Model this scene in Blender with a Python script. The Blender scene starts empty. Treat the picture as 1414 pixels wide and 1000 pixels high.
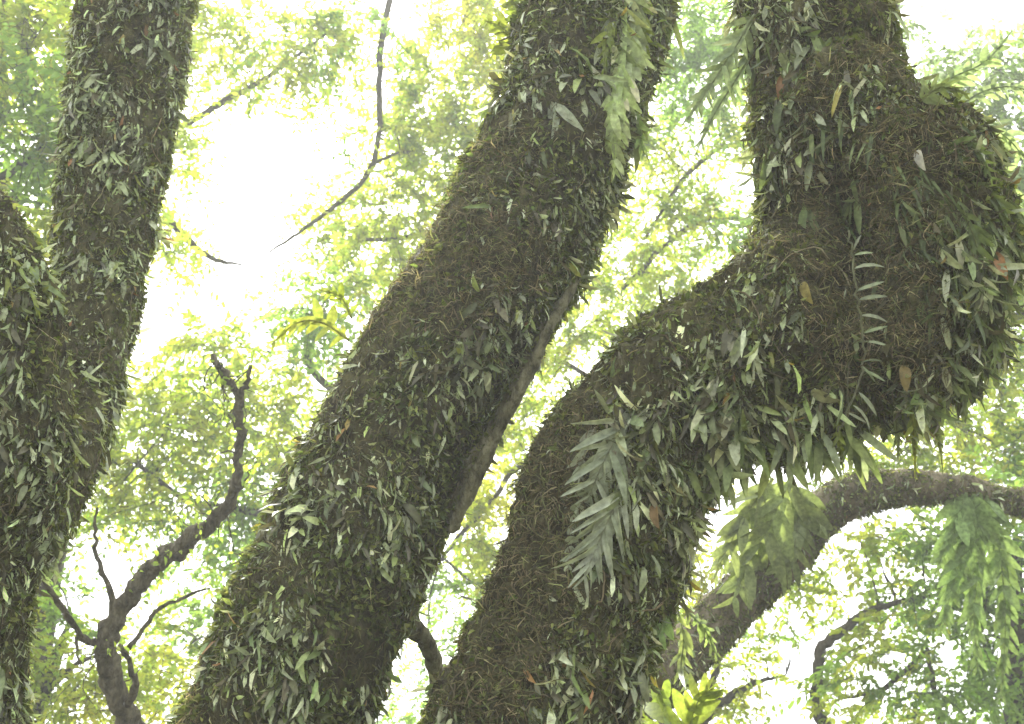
import bpy, bmesh, math, random
import numpy as np
from mathutils import Vector, Matrix, noise
from mathutils.bvhtree import BVHTree

random.seed(7)
rng = np.random.default_rng(7)
S = bpy.context.scene
COL = S.collection
R = math.radians

# ---------------------------------------------------------------- camera
W0, H0, LENS = 1414.0, 1000.0, 50.0
F = LENS / 36.0 * W0                     # focal length in photo pixels
PITCH = R(32)
CAM = Vector((0, 0, 1.6))
FWD = Vector((0, math.cos(PITCH), math.sin(PITCH)))
UP = Vector((0, -math.sin(PITCH), math.cos(PITCH)))
RIGHT = Vector((1, 0, 0))
cam = bpy.data.cameras.new('camera')
cam.lens = LENS
cam.sensor_width = 36
cam.clip_end = 2000
cam.dof.use_dof = True
cam.dof.focus_distance = 5.2
cam.dof.aperture_fstop = 5.6
camo = bpy.data.objects.new('camera', cam)
COL.objects.link(camo)
camo.location = CAM
camo.rotation_euler = (math.pi / 2 + PITCH, 0, 0)
S.camera = camo

# ---------------------------------------------------------------- sky and sun
SUN_EL, SUN_AZ = R(58), R(-20)           # azimuth measured from +Y towards +X
wd = bpy.data.worlds.new('World')
S.world = wd
wd.use_nodes = True
nt = wd.node_tree
nt.nodes.clear()
sky = nt.nodes.new('ShaderNodeTexSky')
sky.sky_type = 'NISHITA'
sky.sun_disc = False
sky.sun_elevation = SUN_EL
sky.sun_rotation = SUN_AZ
sky.air_density = 1.0
sky.dust_density = 4.0
hs = nt.nodes.new('ShaderNodeHueSaturation')
hs.inputs['Saturation'].default_value = 0.12     # thin bright overcast
bg = nt.nodes.new('ShaderNodeBackground')
bg.inputs['Strength'].default_value = 0.15
wo = nt.nodes.new('ShaderNodeOutputWorld')
nt.links.new(sky.outputs[0], hs.inputs['Color'])
nt.links.new(hs.outputs[0], bg.inputs[0])
nt.links.new(bg.outputs[0], wo.inputs[0])

sun = bpy.data.lights.new('sun', 'SUN')
sun.energy = 3.0
sun.angle = R(9)
sun.color = (1.0, 0.975, 0.93)
suno = bpy.data.objects.new('sun', sun)
COL.objects.link(suno)
sd = Vector((math.sin(SUN_AZ) * math.cos(SUN_EL), math.cos(SUN_AZ) * math.cos(SUN_EL), math.sin(SUN_EL)))
suno.rotation_euler = (-sd).to_track_quat('-Z', 'Y').to_euler()
suno.location = sd * 60

S.view_settings.view_transform = 'Standard'
S.view_settings.look = 'None'
S.view_settings.gamma = 1
S.view_settings.exposure = 2.35
S.render.engine = 'CYCLES'
cy = S.cycles
cy.use_denoising = True
cy.denoiser = 'OPENIMAGEDENOISE'
cy.use_adaptive_sampling = True
cy.adaptive_threshold = 0.02
cy.max_bounces = 8
cy.diffuse_bounces = 5
cy.glossy_bounces = 2
cy.transmission_bounces = 4
cy.volume_bounces = 1

# ---------------------------------------------------------------- helpers
def P(x, y, d):
    """world point seen at photo pixel x, y at depth d metres"""
    return CAM + FWD * d + RIGHT * ((x - W0 / 2) * d / F) + UP * ((H0 / 2 - y) * d / F)

def project(a):
    a = np.asarray(a) - np.array(CAM)
    d = a @ np.array(FWD)
    return W0 / 2 + (a @ np.array(RIGHT)) / d * F, H0 / 2 - (a @ np.array(UP)) / d * F, d

def nrm(a):
    return a / np.maximum(np.linalg.norm(a, axis=-1, keepdims=True), 1e-9)

def tag(o, label=None, cat=None, group=None, kind=None):
    if label: o['label'] = label
    if cat: o['category'] = cat
    if group: o['group'] = group
    if kind: o['kind'] = kind
    return o

def thing(name, label, cat, loc, group=None):
    o = bpy.data.objects.new(name, None)
    o.empty_display_size = 0.2
    COL.objects.link(o)
    o.location = loc
    return tag(o, label, cat, group)

ORIGIN = {}
def org(o):
    return Vector((0, 0, 0)) if o is None else ORIGIN.get(o.name, o.location.copy())

def link(name, me, parent=None, origin=True, color=(1, 1, 1)):
    """me holds WORLD coordinates; it is moved into its root's frame"""
    o = bpy.data.objects.new(name, me)
    COL.objects.link(o)
    o.color = (*color, 1)
    if parent is not None:
        T = org(parent)
        if origin:
            me.transform(Matrix.Translation(-T))
        o.parent = parent
        ORIGIN[o.name] = T
    return o

def place(name, me, parent, M, color=(1, 1, 1)):
    """shared mesh at world matrix M"""
    o = bpy.data.objects.new(name, me)
    COL.objects.link(o)
    o.parent = parent
    o.matrix_basis = Matrix.Translation(-org(parent)) @ M
    o.color = (*color, 1)
    ORIGIN[o.name] = org(parent)
    return o

def mesh_np(name, V, faces, mat, cols=None, smooth=True):
    """V (n,3); faces (m,3) int; cols (n,3) per vertex"""
    me = bpy.data.meshes.new(name)
    n, m = len(V), len(faces)
    me.vertices.add(n)
    me.vertices.foreach_set('co', np.asarray(V, np.float32).ravel())
    me.loops.add(m * 3)
    me.loops.foreach_set('vertex_index', np.asarray(faces, np.int32).ravel())
    me.polygons.add(m)
    me.polygons.foreach_set('loop_start', np.arange(0, m * 3, 3, dtype=np.int32))
    me.polygons.foreach_set('loop_total', np.full(m, 3, np.int32))
    me.update(calc_edges=True)
    if smooth:
        me.polygons.foreach_set('use_smooth', np.ones(m, bool))
    ca = me.color_attributes.new('Col', 'FLOAT_COLOR', 'POINT')
    c = np.ones((n, 4), np.float32)
    if cols is not None:
        c[:, :3] = cols
    ca.data.foreach_set('color', c.ravel())
    me.materials.append(mat)
    return me

def catmull(pts, per=8):
    pts = [np.array(p, float) for p in pts]
    pts = [2 * pts[0] - pts[1]] + pts + [2 * pts[-1] - pts[-2]]
    out = []
    for i in range(1, len(pts) - 2):
        a, b, c, d = pts[i - 1:i + 3]
        for k in range(per):
            t = k / per
            out.append(0.5 * ((2 * b) + (c - a) * t + (2 * a - 5 * b + 4 * c - d) * t * t + (3 * b - a - 3 * c + d) * t ** 3))
    out.append(pts[-2])
    return np.array(out)

def tube_np(C, rad, sides=10, wob=0.0):
    """verts, tris of a capped tube along C (n,3) with radii rad (n,)"""
    C = np.asarray(C, float); rad = np.asarray(rad, float)
    n = len(C)
    T = nrm(np.gradient(C, axis=0))
    ref = np.array((0.3, 0.9, 0.2))
    V = []
    prev = None
    for i in range(n):
        t = T[i]
        if prev is None:
            a = np.cross(t, ref)
        else:
            a = prev - t * (prev @ t)
        a /= np.linalg.norm(a)
        prev = a
        b = np.cross(t, a)
        th = np.linspace(0, 2 * math.pi, sides, endpoint=False)
        rr = rad[i] * (1 + (wob * rng.uniform(-1, 1, sides) if wob else 0))
        V.append(C[i] + (np.cos(th) * rr)[:, None] * a + (np.sin(th) * rr)[:, None] * b)
    V = np.concatenate(V)
    f = []
    for i in range(n - 1):
        for j in range(sides):
            k = (j + 1) % sides
            p, q, r, s = i * sides + j, i * sides + k, (i + 1) * sides + k, (i + 1) * sides + j
            f += [(p, q, r), (p, r, s)]
    V = np.concatenate([V, C[:1], C[-1:]])
    for j in range(sides):
        k = (j + 1) % sides
        f.append((k, j, n * sides))
        f.append(((n - 1) * sides + j, (n - 1) * sides + k, n * sides + 1))
    return V, np.array(f, int)

def pix_path(pts, per=8, crook=0.0):
    """pts: (px, py, depth, radius_px) or (Vector, radius_m); returns centres and radii"""
    rows = []
    for p in pts:
        if len(p) == 2:
            rows.append((*p[0], p[1]))
        else:
            rows.append((*P(p[0], p[1], p[2]), p[3] * p[2] / F))
    c = catmull(rows, per)
    if crook:
        c[2:, :3] += rng.normal(0, 1, (len(c) - 2, 3)) * crook * np.minimum(c[2:, 3:], 0.05)
    return c[:, :3], np.maximum(c[:, 3], 0.001)

class Acc:
    def __init__(s): s.V, s.F, s.C, s.n = [], [], [], 0
    def add(s, V, f, c=(1, 1, 1)):
        s.V.append(V); s.F.append(np.asarray(f) + s.n); s.n += len(V)
        c = np.asarray(c, float)
        s.C.append(np.broadcast_to(c, (len(V), 3)))
    def mesh(s, name, mat):
        return mesh_np(name, np.concatenate(s.V), np.concatenate(s.F), mat, np.concatenate(s.C))

# ---------------------------------------------------------------- materials
def base_mat(name):
    m = bpy.data.materials.new(name)
    m.use_nodes = True
    n = m.node_tree
    return m, n, n.nodes['Principled BSDF'], n.nodes['Material Output']

def leaf_mat(name, trans=0.35, rough=0.5, spec=0.35, vary=0.35, scale=30.0, boost=1.6):
    m, n, p, out = base_mat(name)
    L = n.links.new
    at = n.nodes.new('ShaderNodeAttribute'); at.attribute_name = 'Col'
    oi = n.nodes.new('ShaderNodeObjectInfo')
    mx = n.nodes.new('ShaderNodeMix'); mx.data_type = 'RGBA'; mx.blend_type = 'MULTIPLY'
    mx.inputs['Factor'].default_value = 1
    L(at.outputs['Color'], mx.inputs['A']); L(oi.outputs['Color'], mx.inputs['B'])
    geo = n.nodes.new('ShaderNodeNewGeometry')
    nz = n.nodes.new('ShaderNodeTexNoise'); nz.inputs['Scale'].default_value = scale
    nz.inputs['Detail'].default_value = 3
    L(geo.outputs['Position'], nz.inputs['Vector'])
    mr = n.nodes.new('ShaderNodeMapRange')
    mr.inputs['From Min'].default_value = 0.3; mr.inputs['From Max'].default_value = 0.7
    mr.inputs['To Min'].default_value = 1 - vary; mr.inputs['To Max'].default_value = 1 + vary
    L(nz.outputs['Fac'], mr.inputs['Value'])
    m2 = n.nodes.new('ShaderNodeMix'); m2.data_type = 'RGBA'; m2.blend_type = 'MULTIPLY'
    m2.inputs['Factor'].default_value = 1
    L(mx.outputs['Result'], m2.inputs['A']); L(mr.outputs[0], m2.inputs['B'])
    L(m2.outputs['Result'], p.inputs['Base Color'])
    p.inputs['Roughness'].default_value = rough
    p.inputs['Specular IOR Level'].default_value = spec
    tr = n.nodes.new('ShaderNodeBsdfTranslucent')
    m3 = n.nodes.new('ShaderNodeMix'); m3.data_type = 'RGBA'; m3.blend_type = 'MULTIPLY'
    m3.inputs['Factor'].default_value = 1
    m3.inputs['B'].default_value = (boost * 1.04, boost, boost * 0.6, 1)
    L(m2.outputs['Result'], m3.inputs['A']); L(m3.outputs['Result'], tr.inputs['Color'])
    ms = n.nodes.new('ShaderNodeMixShader'); ms.inputs[0].default_value = trans
    L(p.outputs[0], ms.inputs[1]); L(tr.outputs[0], ms.inputs[2]); L(ms.outputs[0], out.inputs['Surface'])
    return m

def bark_mat(name, c1, c2, c3, scale=14.0, bump=0.6):
    m, n, p, out = base_mat(name)
    L = n.links.new
    geo = n.nodes.new('ShaderNodeNewGeometry')
    nz = n.nodes.new('ShaderNodeTexNoise'); nz.inputs['Scale'].default_value = scale
    nz.inputs['Detail'].default_value = 8; nz.inputs['Roughness'].default_value = 0.65
    mp = n.nodes.new('ShaderNodeMapping'); mp.inputs['Scale'].default_value = (1, 1, 0.4)
    L(geo.outputs['Position'], mp.inputs['Vector']); L(mp.outputs[0], nz.inputs['Vector'])
    cr = n.nodes.new('ShaderNodeValToRGB')
    e = cr.color_ramp.elements
    e[0].position = 0.34; e[0].color = (*c1, 1)
    e[1].position = 0.66; e[1].color = (*c3, 1)
    k = e.new(0.5); k.color = (*c2, 1)
    L(nz.outputs['Fac'], cr.inputs['Fac'])
    n2 = n.nodes.new('ShaderNodeTexNoise'); n2.inputs['Scale'].default_value = scale * 5
    n2.inputs['Detail'].default_value = 6
    L(mp.outputs[0], n2.inputs['Vector'])
    ad = n.nodes.new('ShaderNodeMath'); ad.operation = 'ADD'
    L(nz.outputs['Fac'], ad.inputs[0]); L(n2.outputs['Fac'], ad.inputs[1])
    b = n.nodes.new('ShaderNodeBump'); b.inputs['Strength'].default_value = bump
    b.inputs['Distance'].default_value = 0.02
    L(ad.outputs[0], b.inputs['Height']); L(b.outputs[0], p.inputs['Normal'])
    L(cr.outputs[0], p.inputs['Base Color'])
    p.inputs['Roughness'].default_value = 0.95
    p.inputs['Specular IOR Level'].default_value = 0.1
    return m

M_BARK = bark_mat('mossy_bark', (0.02, 0.016, 0.008), (0.06, 0.056, 0.025), (0.115, 0.11, 0.05), 20, 1.0)
M_BARK2 = bark_mat('bare_bark', (0.05, 0.046, 0.026), (0.15, 0.145, 0.085), (0.25, 0.24, 0.15), 24, 1.0)
M_TWIG = bark_mat('twig_bark', (0.03, 0.025, 0.018), (0.055, 0.046, 0.032), (0.08, 0.072, 0.05), 30, 0.4)
M_GREYBARK = bark_mat('grey_bark', (0.03, 0.026, 0.016), (0.08, 0.07, 0.042), (0.15, 0.135, 0.085), 22, 1.0)
M_EPI = leaf_mat('leathery_leaf', 0.18, 0.45, 0.4, 0.3, 60)
M_MOSS = leaf_mat('moss_strand', 0.35, 0.9, 0.1, 0.35, 25)
M_LEAF = leaf_mat('canopy_leaf', 0.6, 0.5, 0.3, 0.2, 6, 2.15)
M_FERN = leaf_mat('fern_blade', 0.4, 0.5, 0.3, 0.35, 45, 1.2)

# ---------------------------------------------------------------- leaf templates
def blade(n=4, wid=0.28, peak=0.45, curl=0.3, fold=0.2, twist=0.0, blunt=0.6):
    """leaf along +x, side +y, normal +z; unit length"""
    V, f = [], []
    for i in range(n + 1):
        x = 0.5 - 0.5 * math.cos(math.pi * i / n) if n > 2 else i / n
        w = wid * 0.5 * max(0.0, math.sin(math.pi * (x ** (math.log(0.5) / math.log(peak))))) ** blunt
        w = max(w, 0.012)
        z = -curl * x * x
        xx = x * (1 - 0.25 * abs(curl) * x)
        a = twist * x
        for s in (-1, 0, 1):
            y = s * w
            zz = abs(s) * fold * w
            V.append((xx, y * math.cos(a) - zz * math.sin(a), z + y * math.sin(a) + zz * math.cos(a)))
    for i in range(n):
        for s in (0, 1):
            p = i * 3 + s
            f += [(p, p + 3, p + 4), (p, p + 4, p + 1)]
    return np.array(V, float), np.array(f, int)

def leaves_np(tpl, pos, d, nn, L, wscale=None):
    """many copies of a template: pos, direction, normal hint, length"""
    tv, tf = tpl
    d = nrm(d)
    s = nrm(np.cross(nn, d))
    z = np.cross(d, s)
    L = np.asarray(L)[:, None, None]
    w = 1.0 if wscale is None else np.asarray(wscale)[:, None, None]
    V = pos[:, None, :] + L * (tv[None, :, 0, None] * d[:, None] + w * tv[None, :, 1, None] * s[:, None] + tv[None, :, 2, None] * z[:, None])
    n, k = len(pos), len(tv)
    Fc = (tf[None] + (np.arange(n) * k)[:, None, None]).reshape(-1, 3)
    return V.reshape(-1, 3), Fc

def percopy(c, k):
    return np.repeat(c, k, axis=0)

def palette(cols, n, jit=0.25):
    cols = np.array(cols)
    i = rng.integers(0, len(cols), n)
    j = rng.integers(0, len(cols), n)
    t = rng.random((n, 1)) * 0.5
    c = cols[i] * (1 - t) + cols[j] * t
    return c * np.exp(rng.normal(0, jit, (n, 1)))

# ---------------------------------------------------------------- ground
def build_ground():
    n = 90
    g = np.linspace(-1, 1, n)
    g = np.sign(g) * np.abs(g) ** 2.2 * 160
    X, Y = np.meshgrid(g, g + 20)
    Z = np.array([[0.12 * noise.fractal(Vector((x * .3, y * .3, 0)), 1.0, 2.0, 4) for x, y in zip(rx, ry)] for rx, ry in zip(X, Y)])
    V = np.stack([X, Y, Z], -1).reshape(-1, 3)
    f = []
    for i in range(n - 1):
        for j in range(n - 1):
            a = i * n + j
            f += [(a, a + 1, a + n + 1), (a, a + n + 1, a + n)]
    m = bark_mat('forest_floor', (0.03, 0.025, 0.015), (0.07, 0.06, 0.035), (0.06, 0.085, 0.03), 1.5, 0.8)
    o = link('ground', mesh_np('ground', V, np.array(f), m))
    tag(o, kind='structure')
build_ground()

# ---------------------------------------------------------------- big trunks
BVHS = []
def fuse(name, tubes, mat, voxel=0.0185, amp=0.035, freq=3.0, sides=20):
    A = Acc()
    for c, r in tubes:
        A.add(*tube_np(c, r, sides))
    me = A.mesh('tmp', mat)
    o = bpy.data.objects.new('tmp', me); COL.objects.link(o)
    md = o.modifiers.new('r', 'REMESH'); md.mode = 'VOXEL'; md.voxel_size = voxel
    sm = o.modifiers.new('s', 'SMOOTH'); sm.factor = 0.5; sm.iterations = 6
    tr = o.modifiers.new('t', 'TRIANGULATE')
    dg = bpy.context.evaluated_depsgraph_get()
    e = bpy.data.meshes.new_from_object(o.evaluated_get(dg))
    bpy.data.objects.remove(o)
    n = len(e.vertices)
    V = np.empty(n * 3, np.float32); e.vertices.foreach_get('co', V); V = V.reshape(-1, 3)
    N = np.empty(n * 3, np.float32); e.vertices.foreach_get('normal', N); N = N.reshape(-1, 3)
    m = len(e.polygons)
    I = np.empty(m * 3, np.int32); e.loops.foreach_get('vertex_index', I); I = I.reshape(-1, 3)
    disp = np.empty(n)
    for i in range(n):
        v = Vector(V[i])
        w = Vector((v.x, v.y, v.z * 0.55))
        disp[i] = noise.fractal(w * freq, 0.9, 2.0, 3) + 0.5 * noise.noise(w * freq * 6) + 0.38 * (1 - 2 * abs(noise.noise(w * freq * 11))) + 0.2 * noise.noise(w * freq * 22)
    V = V + N * (disp * amp)[:, None]
    bpy.data.meshes.remove(e)
    BVHS.append(BVHTree.FromPolygons([tuple(v) for v in V.tolist()], [tuple(q) for q in I.tolist()]))
    return mesh_np(name, V, I, mat)

def sampler(me):
    """area weighted surface points, with normals, of a triangle mesh (world coordinates)"""
    n = len(me.vertices); m = len(me.polygons)
    V = np.empty(n * 3, np.float32); me.vertices.foreach_get('co', V); V = V.reshape(-1, 3).astype(float)
    I = np.empty(m * 3, np.int32); me.loops.foreach_get('vertex_index', I); I = I.reshape(-1, 3)
    N = np.empty(n * 3, np.float32); me.vertices.foreach_get('normal', N); N = N.reshape(-1, 3).astype(float)
    a, b, c = V[I[:, 0]], V[I[:, 1]], V[I[:, 2]]
    cr = np.cross(b - a, c - a)
    area = np.linalg.norm(cr, axis=1) / 2
    cen = (a + b + c) / 3
    px, py, dd = project(cen)
    vis = (px > -140) & (px < W0 + 140) & (py > -140) & (py < H0 + 140) & (dd > 0.5)
    # the side turned clean away from this part of the wood is left to moss only
    face = (nrm(cr) * nrm(np.array(CAM) - cen)).sum(1)
    wgt = area * np.where(vis, 1.0, 0.0) * np.where(face > -0.45, 1.0, 0.12)
    cdf = np.cumsum(wgt); tot = cdf[-1]; cdf /= tot
    def f(k):
        t = np.searchsorted(cdf, rng.random(k))
        t = np.minimum(t, m - 1)
        u, v = rng.random((2, k))
        s = u + v > 1
        u[s], v[s] = 1 - u[s], 1 - v[s]
        p = a[t] + (b[t] - a[t]) * u[:, None] + (c[t] - a[t]) * v[:, None]
        nn = nrm(N[I[t, 0]] + N[I[t, 1]] + N[I[t, 2]])
        return p, nn
    return f, tot

DOWN = np.array((0, 0, -1.0))
EPI_GREEN = [(0.12, 0.15, 0.065), (0.18, 0.21, 0.115), (0.27, 0.3, 0.2), (0.085, 0.125, 0.04), (0.15, 0.19, 0.06), (0.3, 0.31, 0.19), (0.2, 0.23, 0.14)]
EPI_DULL = [(0.085, 0.085, 0.045), (0.11, 0.10, 0.055), (0.07, 0.085, 0.03)]
EPI_ODD = [(0.30, 0.24, 0.05), (0.22, 0.26, 0.05), (0.25, 0.13, 0.05)]
TPL_ARGS = [(0.21, 0.55, 0.35, 0.5), (0.17, 0.6, 0.7, 0.6, 0.7), (0.27, 0.6, 0.3, 0.4, -0.5), (0.14, 0.55, 0.5, 0.5, 0.9), (0.33, 0.55, 0.6, 0.5, 0.4), (0.2, 0.6, -0.5, 0.5, -0.8), (0.18, 0.6, 0.9, 0.5, -0.6)]
TPL = [blade(4, *a) for a in TPL_ARGS]
def strip(w, curl, side):
    """a light bent strand: four triangles"""
    V = [(0, -w / 2, 0), (0, w / 2, 0), (0.5, -w / 2 + side * 0.5, 0.12), (0.5, w / 2 + side * 0.5, 0.12), (0.95, side - w / 6, -curl), (0.95, side + w / 6, -curl)]
    return np.array(V, float), np.array([(0, 2, 3), (0, 3, 1), (2, 4, 5), (2, 5, 3)])

def leaflet(w, curl, fold):
    """a small leaf folded on its midrib: four triangles"""
    z = fold * w
    V = [(0, 0, 0), (0.28, w * 0.42, z), (0.62, w * 0.45, z - curl * 0.4), (1, 0, -curl), (0.62, -w * 0.45, z - curl * 0.4), (0.28, -w * 0.42, z)]
    return np.array(V, float), np.array([(0, 3, 2), (0, 2, 1), (0, 4, 3), (0, 5, 4)])
CLEAF = leaflet(0.55, 0.2, 0.25)
STRAND = strip(0.065, 0.3, 0.14)
TPL_ME = None
TPL_LOW = [blade(3, *a) for a in TPL_ARGS]

def leaf_frames(p, nn, out=0.7, down=0.7, jit=0.6):
    k = len(p)
    co = np.array([noise.noise_vector(Vector(q) * 7.0) for q in p]) if k < 60000 else 0.0
    d = nn * (out * rng.uniform(0.3, 1.3, (k, 1))) + DOWN * (down * rng.uniform(0.5, 1.3, (k, 1))) + rng.normal(0, jit, (k, 3)) * 0.4 + co * jit * 1.2
    d = nrm(d)
    up = nn + rng.normal(0, 0.45, (k, 3)) + np.array((0, 0, 0.35))
    return d, up

def matrix_of(p, d, nn, L, w=1.0):
    d = nrm(d); s = nrm(np.cross(nn, d)); z = np.cross(d, s)
    M = Matrix.Identity(4)
    for r in range(3):
        M[r][0] = d[r] * L; M[r][1] = s[r] * L * w; M[r][2] = z[r] * L; M[r][3] = p[r]
    return M

def clothe(tree, trunk_me, dens=420, size=(0.05, 0.1), out=0.7, down=0.7, bare=(), thick=(), greens=EPI_GREEN, strands=1500, nparts=300, bright=1.0, lush=1.0):
    """leathery creeping leaves (300 singly, the rest as one mass) and matted moss on a trunk"""
    global TPL_ME
    if TPL_ME is None:
        TPL_ME = [mesh_np('leaf', t[0], t[1], M_EPI) for t in TPL]
    smp, area = sampler(trunk_me)
    k = int(area * dens * 2.2)
    p, nn = smp(k)
    # patchy growth
    pn = np.array([noise.noise(Vector(q) * 3.2) + 0.5 * noise.noise(Vector(q) * 9) for q in p])
    keep = pn > rng.uniform(-0.45, 0.5, k)
    for (c, r, s) in bare:
        dd = np.linalg.norm(p - np.array(c), axis=1)
        keep &= (dd > r) | (rng.random(k) > s)
    p, nn = p[keep], nn[keep]
    k = len(p)
    L = rng.uniform(0, 1, k) ** 2.0 * (size[1] - size[0]) + size[0]
    L = L * (1 + 0.6 * np.array([noise.noise(Vector(q) * 5 + Vector((4, 7, 2))) for q in p]))
    for (c, r, s) in thick:                       # places where longer straps hang
        dd = np.linalg.norm(p - np.array(c), axis=1)
        L = np.where(dd < r, L * (1 + (s - 1) * rng.random(k)), L)
    d, up = leaf_frames(p, nn, out, down)
    cl = palette(greens, k, 0.36) * bright * 1.5
    dull = rng.random(k) < 0.3
    cl[dull] = palette(EPI_DULL, dull.sum())
    odd = rng.random(k) < 0.02
    cl[odd] = palette(EPI_ODD, odd.sum())
    kind = rng.integers(0, len(TPL), k)
    p = p - nn * 0.004
    # the ones that show largest become single leaves
    px, py, dep = project(p)
    face = (nn * nrm(np.array(CAM) - p)).sum(1)
    score = L / dep * (0.35 + np.clip(face, 0, 1)) * ((px > 0) & (px < W0) & (py > 0) & (py < H0))
    order = np.argsort(-score)
    single = np.zeros(k, bool); single[order[:nparts]] = True
    for i in order[:nparts]:
        place('leaf', TPL_ME[kind[i]], tree, matrix_of(p[i], d[i], up[i], L[i]), tuple(np.clip(cl[i], 0, 1)))
    A = Acc()
    for t in range(len(TPL)):
        s = (kind == t) & ~single
        if s.any():
            V, f = leaves_np(TPL_LOW[t], p[s], d[s], up[s], L[s])
            A.add(V, f, percopy(cl[s], len(TPL_LOW[t][0])))
    tag(link('leaf_cover', A.mesh('leaf_cover', M_EPI), tree), kind='stuff')
    # creeping stems and hanging rootlets
    A = Acc()
    bvh = BVHS[-1]
    p, nn = smp(int(area * 26))
    for q, m in zip(p, nn):
        pts = [q]
        dv = nrm(DOWN + rng.normal(0, 0.55, 3))
        n = rng.integers(5, 16)
        for i in range(n):
            dv = nrm(dv + rng.normal(0, 0.35, 3) + DOWN * 0.15)
            h = bvh.find_nearest(Vector(pts[-1] + dv * 0.032))
            if h[0] is None:
                break
            pts.append(np.array(h[0]) + np.array(h[1]) * rng.uniform(0.002, 0.016))
        if len(pts) > 3:
            r0 = rng.uniform(0.0014, 0.0038)
            V, f = tube_np(np.array(pts), np.linspace(r0, r0 * 0.5, len(pts)), 4)
            A.add(V, f, palette([(0.1, 0.08, 0.045), (0.16, 0.13, 0.08), (0.1, 0.11, 0.045), (0.2, 0.18, 0.12)], 1, 0.3)[0])
    tag(link('rootlet', A.mesh('rootlet', M_MOSS), tree), kind='stuff')
    # moss and matted rootlets
    A = Acc()
    k = int(area * strands)
    p, nn = smp(k)
    t1 = nrm(np.cross(nn, rng.normal(0, 1, (k, 3))))
    d = t1 * 0.9 + nn * rng.uniform(-0.1, 0.7, (k, 1)) + DOWN * 0.4
    c = palette([(0.07, 0.058, 0.026), (0.1, 0.085, 0.042), (0.05, 0.045, 0.02), (0.09, 0.105, 0.038), (0.17, 0.16, 0.085), (0.09, 0.115, 0.04)], k, 0.4)
    V, f = leaves_np(STRAND, p - nn * 0.004, d, nn + rng.normal(0, .5, (k, 3)), rng.uniform(0.015, 0.06, k))
    A.add(V, f, percopy(c, len(STRAND[0])))
    if bare:                                      # thick fibrous mat where no leaves grow
        k = int(area * strands * 1.6)
        p, nn = smp(k)
        s = np.zeros(k, bool)
        for (c, r, st_) in bare:
            s |= np.linalg.norm(p - np.array(c), axis=1) < r * 1.1
        p, nn = p[s], nn[s]; k = len(p)
        t1 = nrm(np.cross(nn, rng.normal(0, 1, (k, 3))))
        d = t1 * 0.8 + nn * rng.uniform(0.0, 0.6, (k, 1)) + DOWN * 0.7
        c = palette([(0.1, 0.08, 0.042), (0.14, 0.115, 0.064), (0.065, 0.055, 0.028), (0.21, 0.18, 0.11), (0.11, 0.125, 0.05), (0.14, 0.155, 0.065)], k, 0.4)
        V, f = leaves_np(STRAND, p - nn * 0.003, d, nn + rng.normal(0, .5, (k, 3)), rng.uniform(0.02, 0.07, k))
        A.add(V, f, percopy(c, len(STRAND[0])))
    k = int(area * strands * 1.2 * lush)
    p, nn = smp(k)
    pn = np.array([noise.noise(Vector(q) * 4.5 + Vector((9, 3, 1))) for q in p])
    s = pn > rng.uniform(-0.55, 0.35, k)
    for (c, r, st_) in bare:
        dd = np.linalg.norm(p - np.array(c), axis=1)
        s &= (dd > r) | (rng.random(k) > st_ * 0.65)
    p, nn = p[s], nn[s]; k = len(p)
    d, up = leaf_frames(p, nn, 0.9, 0.5, 1.1)
    c = palette([(0.08, 0.1, 0.025), (0.12, 0.14, 0.04), (0.065, 0.085, 0.022), (0.19, 0.21, 0.07), (0.09, 0.13, 0.035)], k, 0.3)
    mini = leaflet(0.5, 0.3, 0.2)
    V, f = leaves_np(mini, p - nn * 0.003, d, up, rng.uniform(0.012, 0.038, k) )
    A.add(V, f, percopy(c, len(mini[0])))
    tag(link('moss', A.mesh('moss', M_MOSS), tree), kind='stuff')

def ground_pt(x, y):
    return Vector((x, y, -0.12))

def below(pt, depth_back=0.0, side=0.0):
    """where a trunk leaving the frame at world point pt meets the ground"""
    return ground_pt(pt.x + side, pt.y + depth_back)

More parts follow.
